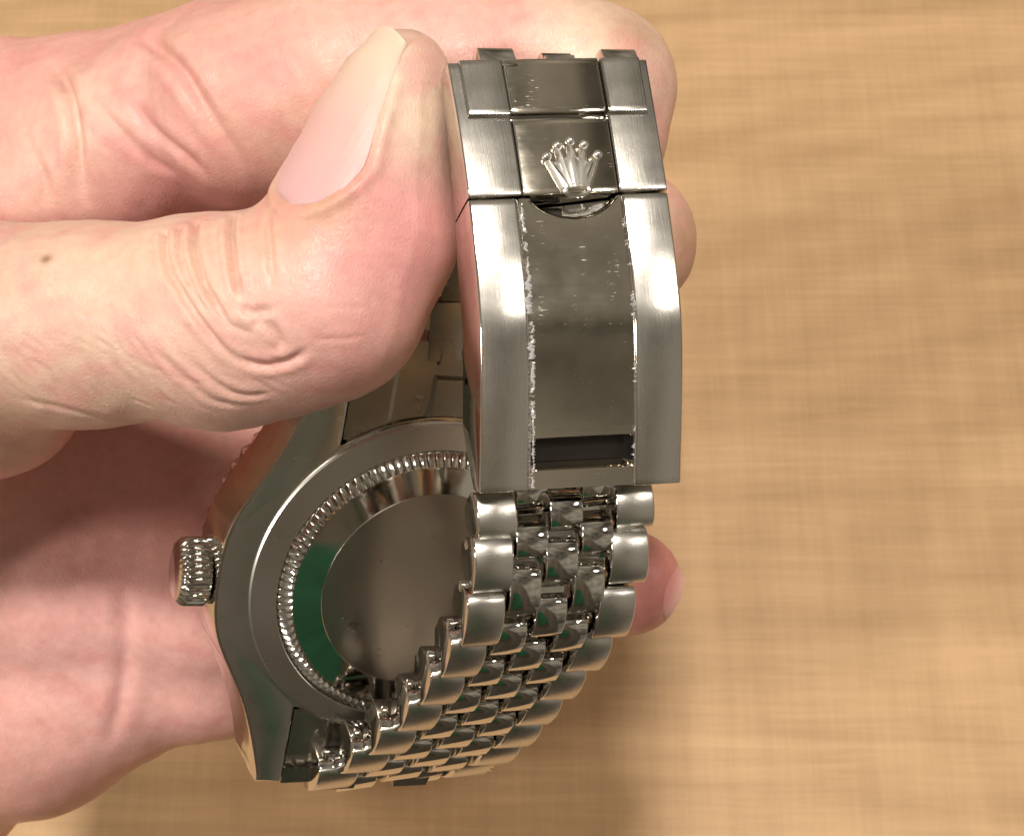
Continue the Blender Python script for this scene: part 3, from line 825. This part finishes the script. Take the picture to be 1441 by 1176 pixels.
# nail bed: sunk plate with a raised fold round it
NAIL2 = np.array([-.55, -.05, .83]); NAIL2 -= T_AX * NAIL2.dot(T_AX); NAIL2 /= np.linalg.norm(NAIL2); NW2 = np.cross(NAIL2, T_AX)
NA0, NA1, NHW = 7.2, 25.2, 4.9                     # cuticle and free edge along the thumb axis, half width
def nail_rho(a, x):
    b = NA0 + 5.5
    return np.where(a < b, np.sqrt(((b - a) / 5.5) ** 2 + (x / NHW) ** 2), np.abs(x) / (NHW * (1 - .038 * np.maximum(a - b, 0))))
_q = HVt - T_IP; _a = _q @ T_AX; _x = _q @ NW2; _f = (HN @ NAIL2 > .15) & (_a > NA0 - 5) & (_a < NA1 + 1.5) & (np.abs(_x) < 9) & (_q @ NAIL2 > 1)
_r = nail_rho(_a, _x)
DISP += np.where(_f, .34 * np.exp(-((_r - 1.14) / .11) ** 2) * np.clip((NA1 - 4 - _a) / 4, 0, 1) - .12 * (_r < 1.0), 0)
# flexion folds of the index finger and palm
IK = dict(d0=150., d1=190.)
crease([(62, 80), (92, 118), (106, 180), (112, 240), (121, 305)], .95, .75, ridge=.25, f0=.3, fade=.4, **IK)
crease([(185, 40), (250, 92), (282, 142), (318, 198), (346, 250)], .95, .75, ridge=.25, f0=.35, fade=.4, **IK)
crease([(400, 60), (440, 120), (450, 180)], .18, .7, **IK)
crease([(560, 10), (540, 60), (500, 120)], .14, .7, **IK)
crease([(30, 180), (60, 240), (70, 300)], .2, .6, **IK)
crease([(165, 120), (210, 175), (270, 225), (300, 262)], .30, .7, **IK)
crease([(120, 130), (165, 180), (215, 225), (262, 250)], .2, .6, **IK)
crease([(170, 800), (178, 880), (170, 980), (150, 1060)], .35, 1.0, d0=170.)
# slow unevenness of flesh and fine grain
def vnoise(P, sc, seed):
    r = np.random.default_rng(seed); o = np.zeros(len(P))
    for _ in range(6):
        k = r.normal(size=3); k /= np.linalg.norm(k); o += np.sin(P @ k * sc * r.uniform(.6, 1.5) + r.uniform(0, 6.28))
    return o / 6
DISP += .22 * vnoise(HVt, .45, 1) + .07 * vnoise(HVt, 1.6, 2)
HVd = HVt + HN * DISP[:, None]

# --- nails
def pixblend(col, blobs):
    for (p, r, c, a) in blobs:
        w = a * np.exp(-(((HVt - p) / r) ** 2).sum(1)); col += w[:, None] * (np.array(c) - col)
    return col
SKIN = np.array([.75, .49, .38])
colr = np.tile(SKIN, (len(HVt), 1))
PINK, ROSE, CREAM, TAN, RED = (.82, .46, .42), (.79, .34, .34), (.83, .66, .51), (.60, .37, .22), (.66, .24, .21)
isback = 1 / (1 + np.exp((HVt[:, 2] + 164) / 1.5))  # palm side and fingers behind are pinker than the thumb's back
colr += (isback * .75)[:, None] * (np.array([.76, .365, .325]) - colr)
S = lambda x, y, **k: surf(x, y, **k)
bl = []
for (x, y, r, c, a) in [(540, 400, 10, ROSE, .85), (585, 300, 7, ROSE, .9), (470, 360, 6, PINK, .5), (600, 180, 4.5, CREAM, .8), (575, 90, 4.5, CREAM, .7), (430, 262, 5, TAN, .75), (405, 300, 4, TAN, .4),
                        (410, 470, 6, PINK, .35), (350, 400, 5, CREAM, .3), (150, 430, 12, CREAM, .3), (520, 520, 8, PINK, .5), (330, 560, 9, PINK, .4)]:
    p = surf(x, y, **TK)
    if p is not None: bl.append((p, r, c, a))
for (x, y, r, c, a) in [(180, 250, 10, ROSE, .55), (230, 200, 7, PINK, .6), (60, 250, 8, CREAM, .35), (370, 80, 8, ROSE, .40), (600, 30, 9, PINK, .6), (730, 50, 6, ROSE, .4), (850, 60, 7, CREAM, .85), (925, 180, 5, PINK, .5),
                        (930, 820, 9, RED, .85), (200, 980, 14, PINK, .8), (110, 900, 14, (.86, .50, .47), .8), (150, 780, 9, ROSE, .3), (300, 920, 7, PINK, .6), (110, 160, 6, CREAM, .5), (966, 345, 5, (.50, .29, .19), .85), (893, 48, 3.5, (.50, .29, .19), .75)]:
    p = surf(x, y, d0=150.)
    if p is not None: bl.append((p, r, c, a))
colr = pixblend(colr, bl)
mot = np.clip(vnoise(HVt, .9, 21) * 1.6 + vnoise(HVt, 2.2, 22), 0, 1) * .48
colr += mot[:, None] * (np.array([.74, .33, .31]) - colr)
colr *= (1 + .05 * vnoise(HVt, .5, 5) + .05 * vnoise(HVt, 1.3, 6) + .03 * vnoise(HVt, 4, 8))[:, None]
mole = surf(66, 366, **TK)
w = np.exp(-((np.linalg.norm((HVt - mole) * np.array([1, 1.1, 1]), axis=1) / .55) ** 2)); colr += (w * .85)[:, None] * (np.array([.22, .11, .04]) - colr)
colr = np.clip(colr, .02, .9)

def skin_mat():
    m, n, l, b = new_mat('skin')
    a = node(n, 'ShaderNodeAttribute', attribute_name='tone')
    t = node(n, 'ShaderNodeTexCoord')
    ns = node(n, 'ShaderNodeTexNoise', Scale=900.0, Detail=3.0); l.new(t.outputs['Object'], ns.inputs['Vector'])
    mx = node(n, 'ShaderNodeMix', data_type='RGBA', blend_type='MULTIPLY'); mx.inputs[0].default_value = .35
    rp = node(n, 'ShaderNodeValToRGB'); rp.color_ramp.elements[0].position = .3; rp.color_ramp.elements[0].color = (.80, .70, .66, 1); rp.color_ramp.elements[1].position = .65; rp.color_ramp.elements[1].color = (1, 1, 1, 1)
    l.new(ns.outputs['Fac'], rp.inputs['Fac']); l.new(a.outputs['Color'], mx.inputs[6]); l.new(rp.outputs['Color'], mx.inputs[7])
    l.new(mx.outputs[2], b.inputs['Base Color'])
    rr_ = node(n, 'ShaderNodeMapRange'); rr_.inputs[1].default_value = .3; rr_.inputs[2].default_value = .7; rr_.inputs[3].default_value = .34; rr_.inputs[4].default_value = .56
    n3 = node(n, 'ShaderNodeTexNoise', Scale=1800.0, Detail=2.0); l.new(t.outputs['Object'], n3.inputs['Vector']); l.new(n3.outputs['Fac'], rr_.inputs[0]); l.new(rr_.outputs[0], b.inputs['Roughness']); b.inputs['Specular IOR Level'].default_value = .45
    b.inputs['Subsurface Weight'].default_value = .22; b.inputs['Subsurface Radius'].default_value = (1, .35, .2); b.inputs['Subsurface Scale'].default_value = .0012
    mp = node(n, 'ShaderNodeMapping'); mp.inputs['Rotation'].default_value = (.3, .4, .7); mp.inputs['Scale'].default_value = (1, .45, 1)
    l.new(t.outputs['Object'], mp.inputs['Vector'])
    vo = node(n, 'ShaderNodeTexVoronoi', Scale=2700.0, feature='DISTANCE_TO_EDGE'); l.new(mp.outputs[0], vo.inputs['Vector'])
    v2 = node(n, 'ShaderNodeTexNoise', Scale=3500.0, Detail=3.0); l.new(t.outputs['Object'], v2.inputs['Vector'])
    b1 = node(n, 'ShaderNodeBump', Strength=.45, Distance=.00008); b2 = node(n, 'ShaderNodeBump', Strength=.5, Distance=.00008)
    l.new(vo.outputs['Distance'], b1.inputs['Height']); l.new(v2.outputs['Fac'], b2.inputs['Height']); l.new(b1.outputs[0], b2.inputs['Normal']); l.new(b2.outputs[0], b.inputs['Normal'])
    return m
M_SKIN = skin_mat()
def np_mesh(name, V, Q, mat, attr=None):
    me = bpy.data.meshes.new(name); me.vertices.add(len(V)); me.vertices.foreach_set('co', np.ascontiguousarray(V, np.float32).ravel())
    k = Q.shape[1]; me.loops.add(Q.size); me.loops.foreach_set('vertex_index', np.ascontiguousarray(Q, np.int32).ravel())
    me.polygons.add(len(Q)); me.polygons.foreach_set('loop_start', np.arange(0, Q.size, k, dtype=np.int32))
    me.update(calc_edges=True); me.validate(); me.materials.append(mat); me.shade_smooth()
    if attr is not None:
        ca = me.color_attributes.new('tone', 'FLOAT_COLOR', 'POINT'); ca.data.foreach_set('color', np.column_stack([attr, np.ones(len(V))]).astype(np.float32).ravel())
    return me
HW = cw_np(HVd); h0 = np.array([HW[:, 0].mean(), HW[:, 1].mean(), HW[:, 2].min()])
hand = bpy.data.objects.new('hand', np_mesh('hand', HW - h0, HQ, M_SKIN, colr))
place(hand, None, Matrix.Translation(Vector(h0)))
tag(hand, 'bare left hand pinching the watch clasp between bent thumb and fingers', 'hand')

def nail_mat():
    m, n, l, b = new_mat('nail')
    a = node(n, 'ShaderNodeAttribute', attribute_name='tone')
    l.new(a.outputs['Color'], b.inputs['Base Color']); b.inputs['Roughness'].default_value = .42; b.inputs['Specular IOR Level'].default_value = .35
    b.inputs['Subsurface Weight'].default_value = .25; b.inputs['Subsurface Radius'].default_value = (1, .4, .3); b.inputs['Subsurface Scale'].default_value = .001
    t = node(n, 'ShaderNodeTexCoord'); mp = node(n, 'ShaderNodeMapping'); mp.inputs['Scale'].default_value = (3.2, .12, 1)
    l.new(t.outputs['UV'], mp.inputs['Vector']); ns = node(n, 'ShaderNodeTexNoise', Scale=1.0, Detail=2.0); l.new(mp.outputs[0], ns.inputs['Vector'])
    bp_ = node(n, 'ShaderNodeBump', Strength=.25, Distance=.0001); l.new(ns.outputs['Fac'], bp_.inputs['Height']); l.new(bp_.outputs[0], b.inputs['Normal'])
    return m
M_NAIL = nail_mat()
def nail(base, ax, nn, length, width, bow, c_base, c_mid, c_tip, droop=.06):
    """curved plate: base point on the surface, ax towards the tip, nn out of the plate"""
    ax = ax / np.linalg.norm(ax); nn = nn - ax * nn.dot(ax); nn /= np.linalg.norm(nn); wv = np.cross(nn, ax)
    nu, nv = 25, 29; V, UV, C, Fc = [], [], [], []
    for lay in (0, 1):
        for i in range(nv):
            v = i / (nv - 1)
            half = width / 2 * (math.sqrt(max(0, 1 - (1 - min(v / .30, 1)) ** 2)) * .92 + .08) * (1 - .05 * v)
            for j in range(nu):
                s = -1 + 2 * j / (nu - 1)
                x = half * s; th = x / bow
                edge = max(abs(s) ** 6, (1 - min(v / .12, 1)) ** 2)
                endl = length * v + (0 if v < .99 else 0) - .10 * length * (s * s) * v ** 4
                z = -bow * (1 - math.cos(th)) - droop * length * v * v - .28 * edge - (.35 if lay else 0)
                V.append(base + ax * endl + wv * bow * math.sin(th) + nn * z); UV.append((x, length * v))
                c = np.array(c_base) * (1 - min(v / .45, 1)) + np.array(c_mid) * min(v / .45, 1)
                k = min(max((v - .62) / .3, 0), 1); c = c * (1 - k) + np.array(c_tip) * k; C.append(c)
    o = nu * nv
    for i in range(nv - 1):
        for j in range(nu - 1):
            a = i * nu + j; Fc.append((a, a + 1, a + nu + 1, a + nu)); Fc.append((o + a, o + a + nu, o + a + nu + 1, o + a + 1))
    rim_ = [j for j in range(nu)] + [i * nu + nu - 1 for i in range(1, nv)] + [(nv - 1) * nu + j for j in range(nu - 2, -1, -1)] + [i * nu for i in range(nv - 2, 0, -1)]
    for k in range(len(rim_)):
        a, b_ = rim_[k], rim_[(k + 1) % len(rim_)]; Fc.append((b_, a, o + a, o + b_))
    ob = wmesh_obj('fingernail', cw_np(np.array(V)), Fc, M_NAIL, hand, uvs=UV, smooth=50)
    ca = ob.data.color_attributes.new('tone', 'FLOAT_COLOR', 'POINT'); ca.data.foreach_set('color', np.column_stack([np.array(C), np.ones(len(C))]).astype(np.float32).ravel())
    return ob
def on_surface(p, dirn, lo=-4, hi=14):
    ts = np.arange(hi, lo, -.05); Q = p + np.outer(ts, dirn); v = F.sample(thumb if False else D, Q); k = np.argmax(v < 0); return Q[k]
def thumb_nail():
    nu, nv = 33, 37; top, C, UV, Fc = [], [], [], []
    ts = np.arange(12, -6, -.04)
    for i in range(nv):
        v = i / (nv - 1); a = NA0 - .1 + (NA1 - NA0 + .1) * v; b = NA0 + 5.5
        hw = NHW * math.sqrt(max(0, 1 - ((b - a) / 5.6) ** 2)) if a < b else NHW * (1 - .038 * (a - b))
        for j in range(nu):
            u = -1 + 2 * j / (nu - 1); x = hw * u; aa = a - .9 * u * u * v ** 3
            p0 = T_IP + T_AX * aa + NW2 * x; Q = p0 + np.outer(ts, NAIL2); val = F.sample(D, Q); k = int(np.argmax(val < 0))
            t = ts[k] if val[k] < 0 else (top[-nu][1] - .12 if i else 6.0)
            top.append((p0, t, u, v)); UV.append((x, a))
    T = np.array([q[1] for q in top]).reshape(nv, nu)
    for _ in range(12):
        Tp = np.pad(T, 1, mode='edge'); T = (Tp[:-2, 1:-1] + Tp[2:, 1:-1] + Tp[1:-1, :-2] + Tp[1:-1, 2:] + 2 * T) / 6
    V = []
    for lay in (0, 1):
        for k, (p0, t, u, v) in enumerate(top):
            e = max(abs(u) ** 8, max(0, 1 - v / .08) ** 2)
            V.append(p0 + NAIL2 * (T[k // nu, k % nu] + .16 - .22 * e - lay * .35))
            c = np.array((.70, .42, .43)) + (np.array((.78, .46, .42)) - np.array((.70, .42, .43))) * min(v / .4, 1)
            q = min(max((v - .45) / .4, 0), 1); c = c * (1 - q) + np.array((.78, .58, .45)) * q
            C.append(c)
    o = nu * nv
    for i in range(nv - 1):
        for j in range(nu - 1):
            a = i * nu + j; Fc.append((a, a + 1, a + nu + 1, a + nu)); Fc.append((o + a, o + a + nu, o + a + nu + 1, o + a + 1))
    rim_ = [j for j in range(nu)] + [i * nu + nu - 1 for i in range(1, nv)] + [(nv - 1) * nu + j for j in range(nu - 2, -1, -1)] + [i * nu for i in range(nv - 2, 0, -1)]
    for k in range(len(rim_)):
        a, b_ = rim_[k], rim_[(k + 1) % len(rim_)]; Fc.append((b_, a, o + a, o + b_))
    ob = wmesh_obj('fingernail', cw_np(np.array(V)), Fc, M_NAIL, hand, uvs=UV + UV, smooth=50)
    ca = ob.data.color_attributes.new('tone', 'FLOAT_COLOR', 'POINT'); ca.data.foreach_set('color', np.column_stack([np.array(C), np.ones(len(C))]).astype(np.float32).ravel())
thumb_nail()
# index, middle and ring finger nails, seen edge-on past the bracelet
nail(P3(915, 812, 179), np.array([.85, -.35, -.25]), np.array([.55, .1, .8]), 4.6, 7.2, 4.4, (.66, .25, .22), (.67, .28, .25), (.74, .42, .36), droop=.22)

# ------------------------------------------------------------------ unseen clothes added behind the camera, shaped for the steel to mirror
def clothes():
    def cloth(name, base):
        m, n, l, b = new_mat(name); b.inputs['Base Color'].default_value = (*base, 1); b.inputs['Roughness'].default_value = .9
        t = node(n, 'ShaderNodeTexCoord'); ns = node(n, 'ShaderNodeTexNoise', Scale=30.0, Detail=3.0); l.new(t.outputs['Object'], ns.inputs['Vector'])
        bp_ = node(n, 'ShaderNodeBump', Strength=.6, Distance=.01); l.new(ns.outputs['Fac'], bp_.inputs['Height']); l.new(bp_.outputs[0], b.inputs['Normal'])
        return m
    def shell(name, mat, parent, a0, a1, grow, z0, z1):
        V, Fc = [], []; nu, nv = 40, 40
        for lay in (0, 1):
            for i in range(nv):
                z = z0 + (z1 - z0) * i / (nv - 1)
                for j in range(nu):
                    a = a0 + (a1 - a0) * j / (nu - 1)
                    q = .006 * math.sin(7 * a + 9 * z) + .004 * math.sin(15 * a - 21 * z) + grow - .008 * lay
                    V.append((.0 - math.cos(a) * (.24 + q), -.46 + math.sin(a) * (.11 + q), z))
        o = nu * nv
        for i in range(nv - 1):
            for j in range(nu - 1):
                a = i * nu + j; Fc.append((a, a + nu, a + nu + 1, a + 1)); Fc.append((o + a, o + a + 1, o + a + nu + 1, o + a + nu))
        return wmesh_obj(name, np.array(V), Fc, mat, parent, smooth=60)
    g = shell('jacket_reflector', cloth('dark_wool', (.17, .15, .12)), None, 0, math.pi, 0, -.30, .50)
    tag(g, 'dark jacket, out of view, added for the steel to mirror', 'jacket_reflector')
    shell('shirt_reflector', cloth('green_knit', (.02, .13, .065)), g, math.radians(96.5), math.radians(113), .012, .07, .27)  # added green patch, sized to tint the case back's reflection
clothes()
